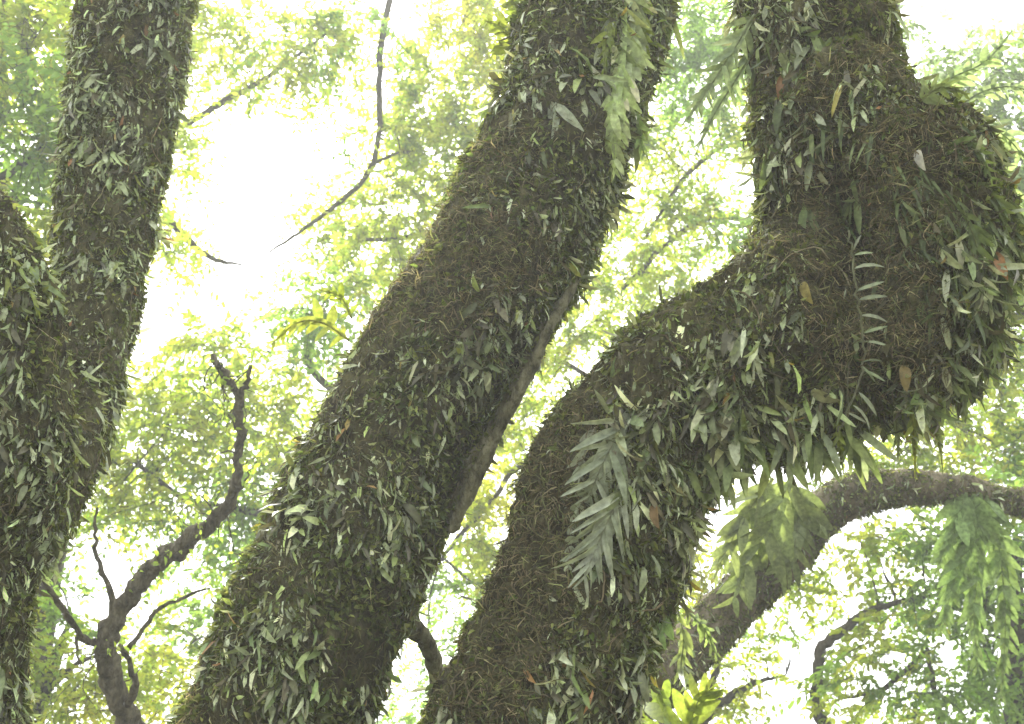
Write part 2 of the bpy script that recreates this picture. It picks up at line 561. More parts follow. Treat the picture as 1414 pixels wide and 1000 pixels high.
# --- the thick leaning trunk
def leaning_tree():
    q = P(385, 1000, 4.75)
    c, r = pix_path([(Vector((q.x - 0.75, q.y - 0.35, -0.15)), 0.5), (Vector((q.x - 0.45, q.y - 0.2, 1.2)), 0.36),
                     (345, 1090, 4.72, 124), (385, 1000, 4.75, 121), (425, 890, 4.8, 118), (462, 790, 4.9, 118), (508, 690, 5.0, 112), (555, 595, 5.1, 108),
                     (612, 490, 5.2, 106), (668, 400, 5.3, 106), (722, 300, 5.45, 104), (768, 200, 5.6, 104), (798, 100, 5.75, 103), (822, 0, 5.9, 102),
                     (845, -130, 6.15, 96), (850, -300, 6.5, 88)], 6)
    t = thing('leaning_tree', 'thick leaning trunk matted with brown roots, moss and small leathery leaves', 'tree', (c[0][0], c[0][1], 0))
    me = fuse('trunk', [(c, r)], M_BARK)
    me2 = me.copy()
    bare = [(P(610, 345, 5.1), 0.27, 0.85), (P(545, 395, 5.1), 0.2, 0.85), (P(700, 350, 5.1), 0.16, 0.75), (P(690, 230, 5.3), 0.16, 0.75), (P(640, 430, 5.0), 0.12, 0.7), (P(290, 980, 4.7), 0.12, 0.8)]
    clothe(t, me2, 3000, (0.022, 0.085), 0.55, 0.75, bare, [(P(745, 130, 5.5), 0.24, 1.7)], strands=4200, lush=1.4)
    link('trunk', me, t)
    # pale split root running down the trunk's side
    c, r = pix_path([(800, 360, 5.33, 5), (770, 415, 5.2, 6), (742, 470, 5.1, 7), (710, 540, 5.05, 9), (664, 620, 5.0, 10), (634, 680, 4.98, 12), (606, 740, 4.93, 11), (590, 790, 4.95, 6)], 6)
    rm = fuse('aerial_root', [(c, r)], M_BARK2, 0.008, 0.014, 10.0, 12)
    clothe(t, rm.copy(), 900, (0.015, 0.05), 0.5, 0.7, strands=3000, nparts=0)
    link('aerial_root', rm, t)
    c, r = pix_path([(806, 370, 5.3, 4), (760, 450, 5.08, 6), (728, 520, 5.02, 8), (690, 590, 4.97, 8), (655, 665, 4.95, 9), (622, 735, 4.9, 7)], 6)
    link('aerial_root', fuse('aerial_root', [(c, r)], M_BARK2, 0.006, 0.008, 12.0, 10), t)
    # spur leaving the lower side
    c, r = pix_path([(530, 850, 4.85, 26), (572, 868, 4.9, 15), (592, 895, 4.95, 12), (603, 935, 5.0, 12), (606, 1000, 5.1, 12), (600, 1060, 5.2, 11)], 6)
    V, f = tube_np(c, r, 10, 0.15)
    link('spur', mesh_np('spur', V, f, M_BARK2), t)
    return t
leaning_tree()

# --- the winding tree with the swollen elbow
def winding_tree():
    q = P(730, 1000, 4.6)
    c, r = pix_path([(Vector((q.x - 0.25, q.y + 0.15, -0.15)), 0.48), (Vector((q.x - 0.15, q.y + 0.05, 1.2)), 0.36),
                     (705, 1090, 4.6, 126), (735, 985, 4.6, 120), (785, 860, 4.65, 112), (822, 760, 4.7, 112), (850, 665, 4.75, 112), (905, 575, 4.8, 108),
                     (1000, 510, 4.85, 116), (1090, 440, 4.9, 104), (1118, 350, 5.08, 74), (1130, 225, 5.15, 88), (1128, 100, 5.25, 98), (1125, 0, 5.4, 98),
                     (1122, -130, 5.6, 95), (1125, -300, 5.9, 90)], 6)
    c2, r2 = pix_path([(1140, 110, 5.05, 66), (1215, 185, 4.92, 84), (1280, 260, 4.85, 94), (1302, 350, 4.8, 94), (1285, 435, 4.78, 90), (1215, 490, 4.8, 84), (1120, 500, 4.8, 86)], 6)
    c3, r3 = pix_path([(1040, 520, 4.75, 80), (1130, 545, 4.75, 75), (1180, 520, 4.78, 60)], 6)
    knobs = [pix_path(k, 4) for k in ([(1255, 165, 4.95, 50), (1288, 165, 4.95, 38), (1306, 180, 4.95, 26)], [(1310, 200, 4.9, 60), (1352, 215, 4.88, 40), (1366, 240, 4.88, 24)],
             [(1330, 330, 4.8, 60), (1380, 345, 4.8, 40), (1396, 370, 4.8, 22)], [(1310, 440, 4.75, 60), (1352, 480, 4.75, 42), (1365, 505, 4.75, 22)], [(1240, 500, 4.75, 55), (1262, 545, 4.75, 36), (1266, 570, 4.75, 20)],
             [(880, 560, 4.72, 60), (868, 510, 4.72, 46), (862, 490, 4.72, 26)])]
    t = thing('winding_tree', 'dark winding tree with a swollen elbow shaggy with long hanging strap leaves', 'tree', (c[0][0], c[0][1], 0))
    me = fuse('trunk', [(c, r), (c2, r2), (c3, r3)] + knobs, M_BARK, amp=0.045, freq=3.6)
    me2 = me.copy()
    bare = [(P(765, 620, 4.6), 0.19, 0.95), (P(745, 710, 4.6), 0.18, 0.95), (P(730, 800, 4.55), 0.2, 0.93), (P(690, 900, 4.5), 0.22, 0.9), (P(1280, 190, 4.7), 0.16, 0.7), (P(630, 970, 4.6), 0.15, 0.9), (P(1185, 350, 4.8), 0.3, 0.9), (P(1190, 440, 4.7), 0.24, 0.88), (P(1180, 150, 5.0), 0.22, 0.6), (P(1190, 250, 4.9), 0.24, 0.7), (P(1290, 470, 4.6), 0.16, 0.7)]
    thick = [(P(1290, 380, 4.7), 0.45, 1.35), (P(1000, 600, 4.6), 0.4, 1.6), (P(1080, 100, 5.2), 0.5, 1.6)]
    clothe(t, me2, 2900, (0.028, 0.09), 0.4, 1.1, bare, thick, strands=4200, bright=0.95)
    link('trunk', me, t)
    return t
winding_tree()

# --- the tree at the left edge, forked
def forked_tree():
    q = P(-15, 1000, 5.0)
    c, r = pix_path([(Vector((q.x - 0.1, q.y - 0.1, -0.15)), 0.42), (Vector((q.x - 0.05, q.y, 1.2)), 0.3),
                     (-20, 1090, 5.0, 60), (-22, 1000, 5.05, 56), (-22, 900, 5.1, 54), (-14, 800, 5.15, 58), (-2, 700, 5.2, 74), (8, 600, 5.25, 84), (4, 500, 5.3, 82),
                     (-10, 420, 5.35, 82), (-60, 320, 5.45, 78), (-150, 200, 5.6, 74), (-240, 60, 5.8, 68)], 6)
    c2, r2 = pix_path([(10, 760, 5.3, 50), (55, 650, 5.7, 66), (98, 540, 6.2, 62), (128, 430, 6.6, 58), (145, 310, 6.9, 66), (162, 190, 7.1, 70), (178, 80, 7.3, 73), (190, -20, 7.5, 75),
                       (202, -160, 7.8, 74), (208, -320, 8.2, 70)], 6)
    t = thing('forked_tree', 'forked tree with pale hanging leaves, one stem fading into mist', 'tree', (c[0][0], c[0][1], 0))
    me = fuse('trunk', [(c, r), (c2, r2)], M_BARK)
    me2 = me.copy()
    pale = [(0.22, 0.25, 0.15), (0.3, 0.33, 0.22), (0.16, 0.2, 0.1), (0.2, 0.25, 0.12)]
    clothe(t, me2, 2300, (0.034, 0.11), 0.33, 1.2, [], [], greens=pale, strands=3200)
    link('trunk', me, t)
    return t
forked_tree()

# --- the bent tree behind: its leader arches over to the right
def bent_tree():
    b = P(860, 1000, 8.0)
    c, r = pix_path([(Vector((b.x - 0.3, b.y + 0.2, -0.15)), 0.3), (Vector((b.x - 0.2, b.y + 0.1, 1.5)), 0.24), (840, 1040, 7.9, 42), (905, 945, 8.3, 36), (985, 865, 8.6, 34), (1060, 785, 8.7, 36), (1130, 712, 8.7, 33),
                     (1190, 682, 8.7, 28), (1260, 672, 8.7, 23), (1340, 680, 8.75, 20), (1430, 696, 8.8, 18), (1540, 690, 8.9, 15), (1660, 640, 9.1, 12), (1800, 560, 9.4, 9), (1920, 460, 9.8, 4)], 6)
    t = thing('bent_tree', 'slender brown tree arching over behind the winding tree, hung with ferns', 'tree', (c[0][0], c[0][1], 0))
    me = fuse('trunk', [(c, r)], bark_mat('brown_bark', (0.05, 0.042, 0.026), (0.13, 0.11, 0.07), (0.21, 0.185, 0.125)), 0.016, 0.02, 5)
    me2 = me.copy()
    clothe(t, me2, 380, (0.03, 0.07), 0.8, 0.4, [], [], strands=3000, nparts=60)
    link('trunk', me, t)
bent_tree()

# --- the thin bare tree with a broken forked tip
def thin_tree():
    b = P(165, 1000, 8.6)
    c, r = pix_path([(Vector((b.x + 0.1, b.y + 0.1, -0.15)), 0.13), (Vector((b.x + 0.05, b.y + 0.05, 1.5)), 0.1), (186, 1060, 8.6, 20), (172, 985, 8.6, 21), (150, 925, 8.6, 22), (150, 880, 8.6, 19), (176, 828, 8.6, 18), (222, 775, 8.6, 18),
                     (270, 738, 8.6, 17), (310, 708, 8.6, 14), (326, 660, 8.6, 10), (331, 600, 8.6, 9.5), (328, 555, 8.6, 10), (312, 520, 8.6, 8), (292, 492, 8.6, 7)], 7, 0.28)
    t = thing('thin_tree', 'thin crooked dark tree ending in a broken forked tip', 'tree', (c[0][0], c[0][1], 0))
    c0 = c.copy()
    link('trunk', fuse('trunk', [(c, r * 0.68)], M_GREYBARK, 0.013, 0.014, 8.6, 12), t)
    for pts in ([(329, 556, 8.60, 7), (338, 535, 8.60, 6), (346, 506, 8.60, 4)],
                [(150, 895, 8.60, 9), (118, 882, 8.55, 8), (92, 850, 8.50, 7), (64, 806, 8.45, 5), (66, 765, 8.40, 4.5), (84, 724, 8.40, 3.5), (100, 705, 8.40, 2)],
                [(158, 856, 8.60, 10), (152, 820, 8.65, 8), (138, 785, 8.70, 6), (131, 740, 8.75, 4.5), (135, 700, 8.80, 2.5)],
                [(170, 905, 8.60, 6), (190, 880, 8.70, 5), (215, 845, 8.80, 4.5), (250, 826, 8.90, 3.5), (290, 812, 9.00, 2)],
                [(108, 870, 8.53, 4), (106, 900, 8.50, 3), (112, 920, 8.50, 1.5)],
                [(172, 980, 8.60, 10), (188, 950, 8.50, 9), (178, 912, 8.45, 6), (165, 890, 8.40, 3)]):
        c, r = pix_path(pts, 5, 0.3)
        V, f = tube_np(c, 0.65 * r * (1 + 0.1 * rng.standard_normal(len(r))), 8, 0.12)
        link('limb', mesh_np('limb', V, f, M_GREYBARK), t)
    # fine side shoots with a few leaves
    tw, lf = Acc(), Acc()
    for q in range(46):
        k = rng.integers(len(c0) // 4, len(c0))
        pts = [np.array(c0[k])]
        dv = nrm(rng.normal(0, 1, 3) + np.array((0, 0, 0.2)))
        for i in range(rng.integers(3, 8)):
            dv = nrm(dv + rng.normal(0, 0.35, 3))
            pts.append(pts[-1] + dv * 0.06)
        pts = np.array(pts)
        V, f = tube_np(pts, np.linspace(0.006, 0.0015, len(pts)), 4)
        tw.add(V, f)
        m = len(pts)
        V, f = leaves_np(CLEAF, pts, nrm(rng.normal(0, 1, (m, 3)) + DOWN * 0.4), rng.normal(0, .5, (m, 3)) + np.array((0, 0, 1)), rng.uniform(0.03, 0.06, m))
        lf.add(V, f, percopy(palette([(0.2, 0.27, 0.04), (0.14, 0.21, 0.04)], m), len(CLEAF[0])))
    tag(link('twig', tw.mesh('twig', M_GREYBARK), t), kind='stuff')
    tag(link('foliage', lf.mesh('foliage', M_LEAF), t), kind='stuff')
    # lichen tufts and a few moss leaves on the stem
    me = t.children[0].data.copy(); me.transform(Matrix.Translation(t.location))
    smp, area = sampler(me)
    k = int(area * 9000)
    p, nn = smp(k)
    d, up = leaf_frames(p, nn, 0.8, 0.3, 1.0)
    V, f = leaves_np(STRAND, p, d, up, rng.uniform(0.015, 0.045, k))
    tag(link('moss', mesh_np('moss', V, f, M_MOSS, percopy(palette([(0.05, 0.05, 0.025), (0.08, 0.09, 0.035), (0.045, 0.035, 0.022)], k), len(STRAND[0]))), t), kind='stuff')
thin_tree()

# ---------------------------------------------------------------- leafy trees behind
LIME = [(0.2, 0.27, 0.035), (0.25, 0.3, 0.045), (0.165, 0.24, 0.04), (0.28, 0.3, 0.05)]
GREEN = [(0.13, 0.22, 0.04), (0.16, 0.25, 0.055), (0.11, 0.19, 0.04)]
YELL = [(0.27, 0.3, 0.035), (0.24, 0.3, 0.04), (0.3, 0.3, 0.05)]
GREY = [(0.13, 0.19, 0.09), (0.16, 0.22, 0.11), (0.12, 0.18, 0.08)]
FAR = 1.8                                # these trees stand well back from the mossy trunks
CROWD = 9

def leafy_tree(name, label, base, trunk, limbs, clumps, lsize=0.055, sprays=1.0):
    """trunk and limbs: pixel/depth paths; clumps: (px, py, depth, rx_px, ry_px, cover, palette)"""
    k = FAR
    base = (base[0] * k, base[1] * k)
    trunk = [(a, b, d * k, e) for a, b, d, e in trunk]
    limbs = [[(a, b, d * k, e) for a, b, d, e in pts] for pts in limbs]
    clumps = [(a, b, d * k, e, g, h, p) for a, b, d, e, g, h, p in clumps]
    lsize = lsize * k * 1.05
    c, r = pix_path([(Vector((base[0], base[1], -0.15)), 0.3)] + trunk, 8)
    t = thing(name, label, 'tree', (base[0], base[1], 0), 'leafy trees behind the mossy trunks')
    V, f = tube_np(c, r * (1 + 0.06 * rng.standard_normal(len(r))), 12, 0.06)
    link('trunk', mesh_np('trunk', V, f, M_TWIG), t)
    nodes = [c[i] for i in range(len(c) // 3, len(c), 2)]
    rads = [r[i] for i in range(len(c) // 3, len(c), 2)]
    for pts in limbs:
        lc, lr = pix_path(pts, 6, 0.2)
        V, f = tube_np(lc, lr, 8, 0.08)
        link('limb', mesh_np('limb', V, f, M_TWIG), t)
        nodes += list(lc[::2]); rads += list(lr[::2])
    crown, tw = Acc(), Acc()
    cells = {}
    cell = 0.3 * FAR
    nodes0 = np.array(nodes); rad0 = np.array(rads)
    for (px, py, dep, rx, ry, cover, pal) in clumps:
        C = np.array(P(px, py, dep))
        ax, ay = rx * dep / F, ry * dep / F
        az = 0.55 * (ax + ay) / 2 + 0.2
        # bough to the clump
        i = np.argmin(np.linalg.norm(nodes0 - C, axis=1) + 0.3 * np.maximum(0, nodes0[:, 2] - C[2]))
        a = nodes0[i]
        dist = np.linalg.norm(C - a)
        if dist > 0.25:
            m1 = a * 0.65 + C * 0.35 + np.array((0, 0, 0.07 * dist)) + rng.normal(0, 0.06, 3) * dist
            m2 = a * 0.3 + C * 0.7 + np.array((0, 0, 0.06 * dist)) + rng.normal(0, 0.05, 3) * dist
            bc = catmull([a, m1, m2, C], 6)
            br = np.linspace(min(rad0[i] * 0.7, 0.01 + 0.005 * dist), 0.007, len(bc))
            V, f = tube_np(bc, br, 6, 0.1)
            tw.add(V, f)
        area = math.pi * rx * ry
        one = 0.6 * 0.55 * (lsize * F / dep) ** 2 * 0.46
        rx, ry, ax, ay = rx * 1.15, ry * 1.15, ax * 1.15, ay * 1.15
        n = int(1.9 * -math.log(1 - min(cover, 0.97)) * area / one)
        per = 16
        nt_ = max(3, n // per)
        # twigs start inside the clump and reach outwards
        u = nrm(rng.normal(0, 1, (nt_ * 2, 3))) * (rng.random((nt_ * 2, 1)) ** 0.5) * rng.uniform(0.75, 1.3, (nt_ * 2, 1))
        w3 = C + (u[:, :1] * ax) * np.array(RIGHT) + (u[:, 1:2] * ay) * np.array(UP) + (u[:, 2:] * az) * np.array(FWD)
        nv = np.array([noise.noise(Vector(q) * 1.3) + 0.6 * noise.noise(Vector(q) * 3.1) for q in w3])
        u = u[np.argsort(-nv + rng.normal(0, 0.25, len(nv)))[:nt_]]
        nt_ = len(u)
        st = C + (u[:, :1] * ax) * np.array(RIGHT) + (u[:, 1:2] * ay) * np.array(UP) + (u[:, 2:] * az) * np.array(FWD)
        # leaves fill the light: a crowded spot pushes its twigs outwards
        for q in range(nt_):
            for tries in range(3):
                key = tuple(np.floor(st[q] / cell).astype(int))
                if cells.get(key, 0) < CROWD:
                    break
                st[q] += rng.normal(0, 0.13, 3) * FAR
            else:
                st[q, 2] = -99
            cells[key] = cells.get(key, 0) + 1
        st = st[st[:, 2] > -50]
        nt_ = len(st)
        dr = nrm(nrm(st - C) * 0.8 + rng.normal(0, 0.6, (nt_, 3)) * np.array((1, 1, 0.35)) + np.array((0, 0, -0.12)))
        tl = rng.uniform(0.22, 0.42, nt_) * lsize / 0.055
        pos, dirs, nor = [], [], []
        side = nrm(np.cross(dr, np.array((0, 0, 1.0)) + rng.normal(0, .35, (nt_, 3))))
        pn = nrm(np.cross(side, dr))
        for j in range(per):
            s = (j // 2 + 0.6) / (per / 2)
            sg = 1 if j % 2 else -1
            q = st + dr * (tl * (s - 0.35))[:, None] - np.array((0, 0, 1.0)) * (0.25 * tl * s * s)[:, None]
            pos.append(q)
            dirs.append(nrm(dr * 0.55 + side * sg * 0.85 + rng.normal(0, 0.3, (nt_, 3)) + DOWN * 0.15))
            nor.append(pn + rng.normal(0, 0.35, (nt_, 3)))
        pos = np.concatenate(pos); dirs = np.concatenate(dirs); nor = np.concatenate(nor)
        LL = rng.uniform(0.65, 1.25, len(pos)) * lsize
        tone = np.exp(rng.normal(0, 0.18, nt_))
        cl = palette(pal, nt_, 0.1) * tone[:, None]
        cl = np.tile(cl, (per, 1)) * np.exp(rng.normal(0, 0.12, (len(pos), 1)))
        V, f = leaves_np(CLEAF, pos, dirs, nor, LL)
        crown.add(V, f, percopy(cl, len(CLEAF[0])))
        # twig stems, thin 3-sided
        for q in range(0, nt_, 2):
            p0 = st[q] - dr[q] * tl[q] * 0.6; p1 = st[q] + dr[q] * tl[q] * 0.2; p2 = st[q] + dr[q] * tl[q] * 0.65 - np.array((0, 0, 0.25 * tl[q]))
            V, f = tube_np(np.array([p0, p1, p2]), np.array([0.006, 0.005, 0.0025]), 3)
            tw.add(V, f)
    tag(link('crown', crown.mesh('crown', M_LEAF), t), kind='stuff')
    if tw.n:
        tag(link('twig', tw.mesh('twig', M_TWIG), t), kind='stuff')
    return t

# left edge, close behind the forked tree
leafy_tree('leafy_tree', 'dense lime green tree filling the gap beside the forked tree', (-4.2, 8.2),
    [(-150, 1000, 8.6, 30), (-120, 500, 9, 26), (-60, 200, 9.4, 20), (20, -60, 9.8, 14)],
    [[(-90, 350, 9.2, 12), (0, 250, 9.2, 7), (60, 200, 9.2, 4), (110, 150, 9.3, 2)]],
    [(40, 60, 9.4, 75, 90, .9, LIME), (30, 180, 9.2, 70, 80, .95, GREEN), (30, 290, 9.1, 65, 60, .85, LIME), (100, 20, 9.6, 50, 50, .7, YELL), (80, 250, 9.3, 40, 90, .7, LIME), (-100, 90, 9.3, 95, 95, 0.45, LIME), (-110, 260, 9.3, 95, 95, 0.45, LIME), (-70, 430, 9.3, 95, 95, 0.45, LIME), (-60, 600, 9.3, 95, 95, 0.45, LIME), (-80, 780, 9.3, 95, 95, 0.45, LIME), (-90, 920, 9.3, 95, 95, 0.45, LIME), (-220, 180, 9.3, 95, 95, 0.45, LIME), (-230, 400, 9.3, 95, 95, 0.45, LIME)], 0.06)

# left, a spray beyond the stem in mist
leafy_tree('leafy_tree', 'light crowned tree whose boughs reach into the white sky gap', (-3.3, 11.2),
    [(40, 1000, 11.4, 22), (80, 700, 11.7, 22), (130, 350, 12, 18), (180, 100, 12.3, 14), (220, -100, 12.6, 10)],
    [[(150, 300, 12, 8), (230, 305, 12, 6), (262, 335, 12, 5.5), (292, 356, 12, 4), (336, 366, 12, 1.5)],
     [(185, 200, 12.1, 6), (260, 170, 12, 5), (310, 140, 12, 4.5), (360, 112, 12, 3.5), (420, 70, 12, 2.5), (470, 30, 12, 1.5)]],
    [(250, 140, 11.8, 30, 60, .5, LIME), (245, 240, 11.8, 26, 70, .55, LIME), (232, 350, 11.7, 36, 50, .6, LIME), (278, 290, 12, 12, 30, .3, GREEN),
     (400, 60, 12, 80, 52, .7, LIME), (350, 100, 12, 45, 40, .5, LIME), (420, 110, 12, 55, 42, .55, LIME), (300, 40, 12.2, 50, 55, .5, LIME), (480, 40, 12, 60, 50, .6, GREEN), (270, 20, 12, 40, 45, .6, LIME), (490, 90, 12, 26, 24, .3, LIME), (150, 120, 12.1, 70, 70, 0.45, LIME), (140, 300, 12.1, 70, 70, 0.45, LIME), (70, 470, 12.1, 70, 70, 0.45, LIME), (50, 620, 12.1, 70, 70, 0.45, LIME)], 0.055)

# centre, behind the leaning trunk
leafy_tree('leafy_tree', 'sunlit yellow green tree spreading out from behind the leaning trunk', (-1.2, 12.2),
    [(440, 1000, 12.6, 24), (540, 700, 12.8, 24), (640, 400, 13, 22), (700, 200, 13.2, 18), (740, 0, 13.5, 14), (760, -120, 13.7, 10)],
    [[(750, -60, 13.6, 7), (650, -110, 13, 6), (560, -60, 12.4, 5.5), (529, 50, 12.1, 5), (524, 140, 12, 4.5), (523, 190, 12, 4.2), (508, 240, 12, 4), (470, 278, 12, 3.6), (425, 312, 12, 2.8), (385, 340, 12, 2), (345, 362, 12, 1)],
     [(660, 330, 12.6, 7), (600, 320, 12.4, 5), (540, 330, 12.3, 3.5), (480, 330, 12.2, 2)],
     [(514, 228, 12, 2.6), (545, 212, 12.1, 2), (565, 210, 12.1, 1.2)]],
    [(660, 60, 12.5, 62, 62, .9, YELL), (600, 130, 12.4, 62, 52, .85, LIME), (545, 180, 12.3, 45, 50, .55, LIME), (620, 220, 12.5, 72, 70, .93, LIME),
     (560, 280, 12.4, 62, 55, .85, LIME), (500, 320, 12.3, 62, 36, .7, LIME), (450, 290, 12.3, 40, 34, .5, LIME), (540, 350, 12.4, 60, 45, .85, LIME),
     (480, 215, 12.2, 22, 20, .3, GREEN), (655, 20, 12.6, 50, 40, .75, LIME), (450, 355, 12.2, 26, 22, .35, GREEN), (700, 130, 12.7, 40, 60, .9, LIME), (560, 60, 12.3, 26, 26, .2, LIME), (740, 260, 13, 80, 80, 0.5, LIME), (690, 380, 13, 80, 80, 0.5, LIME), (600, 530, 13, 80, 80, 0.5, LIME), (530, 660, 13, 80, 80, 0.5, LIME), (480, 780, 13, 80, 80, 0.5, LIME), (410, 930, 13, 80, 80, 0.5, LIME), (800, 120, 13, 80, 80, 0.5, LIME), (840, 0, 13, 80, 80, 0.5, LIME)], 0.055)

# lower left
leafy_tree('leafy_tree', 'bright lime tree with layered leaves around the thin crooked tree', (-1.7, 10.2),
    [(400, 1060, 10.8, 20), (460, 800, 11, 20), (540, 600, 11.2, 16), (600, 460, 11.4, 10)],
    [[(480, 740, 11, 9), (360, 710, 10.9, 6), (260, 690, 10.8, 5), (190, 640, 10.7, 3)],
     [(540, 600, 11.2, 7), (430, 510, 11.2, 5), (430, 440, 11.2, 3)]],
    [(300, 480, 11, 62, 40, .6, LIME), (270, 540, 11, 80, 50, .85, LIME), (200, 580, 10.9, 55, 50, .7, LIME), (340, 590, 11, 80, 60, .8, LIME), (240, 620, 10.9, 90, 50, .9, LIME), (150, 640, 10.8, 60, 45, .75, LIME),
     (320, 670, 11, 90, 45, .85, GREEN), (210, 690, 10.8, 80, 40, .8, LIME), (410, 640, 11.1, 45, 80, .8, LIME), (120, 720, 10.7, 50, 35, .5, GREEN), (260, 750, 10.8, 60, 36, .6, GREEN),
     (350, 770, 11, 55, 50, .65, LIME), (280, 840, 10.9, 60, 50, .55, GREEN), (230, 900, 10.8, 55, 50, .65, LIME), (260, 970, 10.8, 60, 50, .7, YELL), (440, 440, 11.2, 60, 50, .7, GREEN), (470, 400, 11.2, 40, 40, .6, LIME), (400, 500, 11.2, 40, 40, .55, LIME), (310, 910, 10.8, 40, 50, .6, LIME)], 0.055)

# far lower left
leafy_tree('leafy_tree', 'yellowing low tree under the forked stem and the thin tree', (-2.9, 8.6),
    [(20, 1090, 9, 18), (50, 980, 9.1, 14), (80, 900, 9.2, 8), (100, 850, 9.3, 2)],
    [[(60, 960, 9.1, 6), (100, 920, 9, 4), (150, 900, 9, 2)]],
    [(60, 840, 9, 45, 40, .5, GREEN), (40, 900, 9, 50, 45, .6, LIME), (110, 930, 9, 60, 45, .65, LIME), (130, 980, 9, 62, 40, .8, YELL), (40, 980, 9, 50, 40, .7, LIME), (160, 880, 9.1, 26, 20, .3, GREEN), (70, 780, 9, 22, 22, .35, GREEN), (200, 970, 9, 40, 50, .7, LIME)], 0.05)

# between the two big trunks
leafy_tree('leafy_tree', 'airy tree showing white sky holes between leaning and winding trunks', (1.0, 12.0),
    [(730, 1000, 12.8, 20), (830, 720, 13, 20), (960, 540, 13.2, 18), (1080, 400, 13.4, 14), (1120, 160, 13.7, 10), (1120, -100, 13.9, 7)],
    [[(1100, 330, 13.4, 7), (1000, 300, 13.2, 4), (930, 330, 13, 4), (860, 400, 12.9, 3)],
     [(1110, 250, 13.4, 6), (1020, 200, 13.2, 4), (950, 240, 13, 3.5), (890, 330, 12.9, 2)],
     [(800, 720, 13, 6), (730, 640, 12.9, 4), (680, 690, 12.8, 3.5), (610, 770, 12.7, 3)],
     [(900, 600, 13.1, 6), (840, 540, 13, 4), (780, 500, 12.9, 3)]],
    [(960, 80, 13, 60, 90, .9, GREEN), (1000, 150, 13, 40, 50, .6, LIME), (900, 200, 13.2, 45, 60, .75, LIME), (930, 300, 13.1, 70, 45, .65, LIME), (1000, 320, 13, 60, 40, .7, GREEN), (880, 350, 13.2, 60, 50, .75, LIME),
     (860, 420, 13.1, 70, 50, .7, LIME), (940, 390, 13, 60, 36, .6, LIME), (790, 460, 13, 60, 50, .7, LIME), (760, 530, 13, 50, 45, .6, LIME), (710, 590, 13, 45, 45, .65, LIME), (680, 660, 12.9, 50, 50, .75, YELL),
     (660, 740, 12.9, 55, 50, .75, LIME), (640, 820, 12.8, 50, 40, .6, GREEN), (600, 900, 12.7, 50, 50, .35, GREEN), (570, 980, 12.7, 50, 45, .5, GREEN), (1010, 230, 13, 40, 30, .45, LIME), (620, 780, 12.8, 30, 36, .5, LIME), (1140, 60, 13.3, 85, 85, 0.45, LIME), (1130, 220, 13.3, 85, 85, 0.45, LIME), (1090, 420, 13.3, 85, 85, 0.45, LIME), (960, 570, 13.3, 85, 85, 0.45, LIME), (870, 700, 13.3, 85, 85, 0.45, LIME), (810, 840, 13.3, 85, 85, 0.45, LIME), (760, 960, 13.3, 85, 85, 0.45, LIME), (1220, 200, 13.3, 85, 85, 0.45, LIME), (1290, 320, 13.3, 85, 85, 0.45, LIME), (1280, 460, 13.3, 85, 85, 0.45, LIME), (1190, 520, 13.3, 85, 85, 0.45, LIME)], 0.052)

# right, upper
leafy_tree('leafy_tree', 'grey green feathery tree behind the swollen elbow', (5.1, 9.6),
    [(1600, 1000, 10, 26), (1560, 600, 10.4, 24), (1520, 300, 10.8, 18), (1480, 120, 11.1, 10), (1440, 40, 11.3, 4)],
    [[(1530, 400, 10.6, 9), (1400, 440, 10.5, 6), (1340, 520, 10.4, 4), (1280, 600, 10.3, 2)],
     [(1240, 60, 11, 6), (1232, 20, 11, 7), (1250, -40, 11, 8)]],
    [(1360, 130, 10.8, 70, 55, .8, GREY), (1400, 60, 10.9, 30, 40, .5, GREY), (1310, 110, 10.8, 50, 35, .65, GREY), (1390, 220, 10.7, 50, 60, .85, GREY), (1400, 320, 10.6, 40, 60, .85, GREEN), (1400, 440, 10.5, 36, 60, .8, LIME),
     (1390, 540, 10.4, 45, 50, .8, LIME), (1330, 590, 10.3, 60, 45, .75, LIME), (1260, 600, 10.3, 40, 40, .75, LIME), (1390, 630, 10.3, 40, 40, .75, GREEN), (1240, 40, 11, 14, 45, .5, GREY), (1230, 650, 10.3, 40, 26, .6, LIME), (1330, 660, 10.3, 60, 30, .6, LIME), (1500, 150, 10.6, 90, 90, 0.5, GREEN), (1500, 310, 10.6, 90, 90, 0.5, GREEN), (1490, 460, 10.6, 90, 90, 0.5, GREEN), (1480, 610, 10.6, 90, 90, 0.5, GREEN), (1620, 220, 10.6, 90, 90, 0.5, GREEN), (1640, 420, 10.6, 90, 90, 0.5, GREEN), (1620, 620, 10.6, 90, 90, 0.5, GREEN)], 0.055)

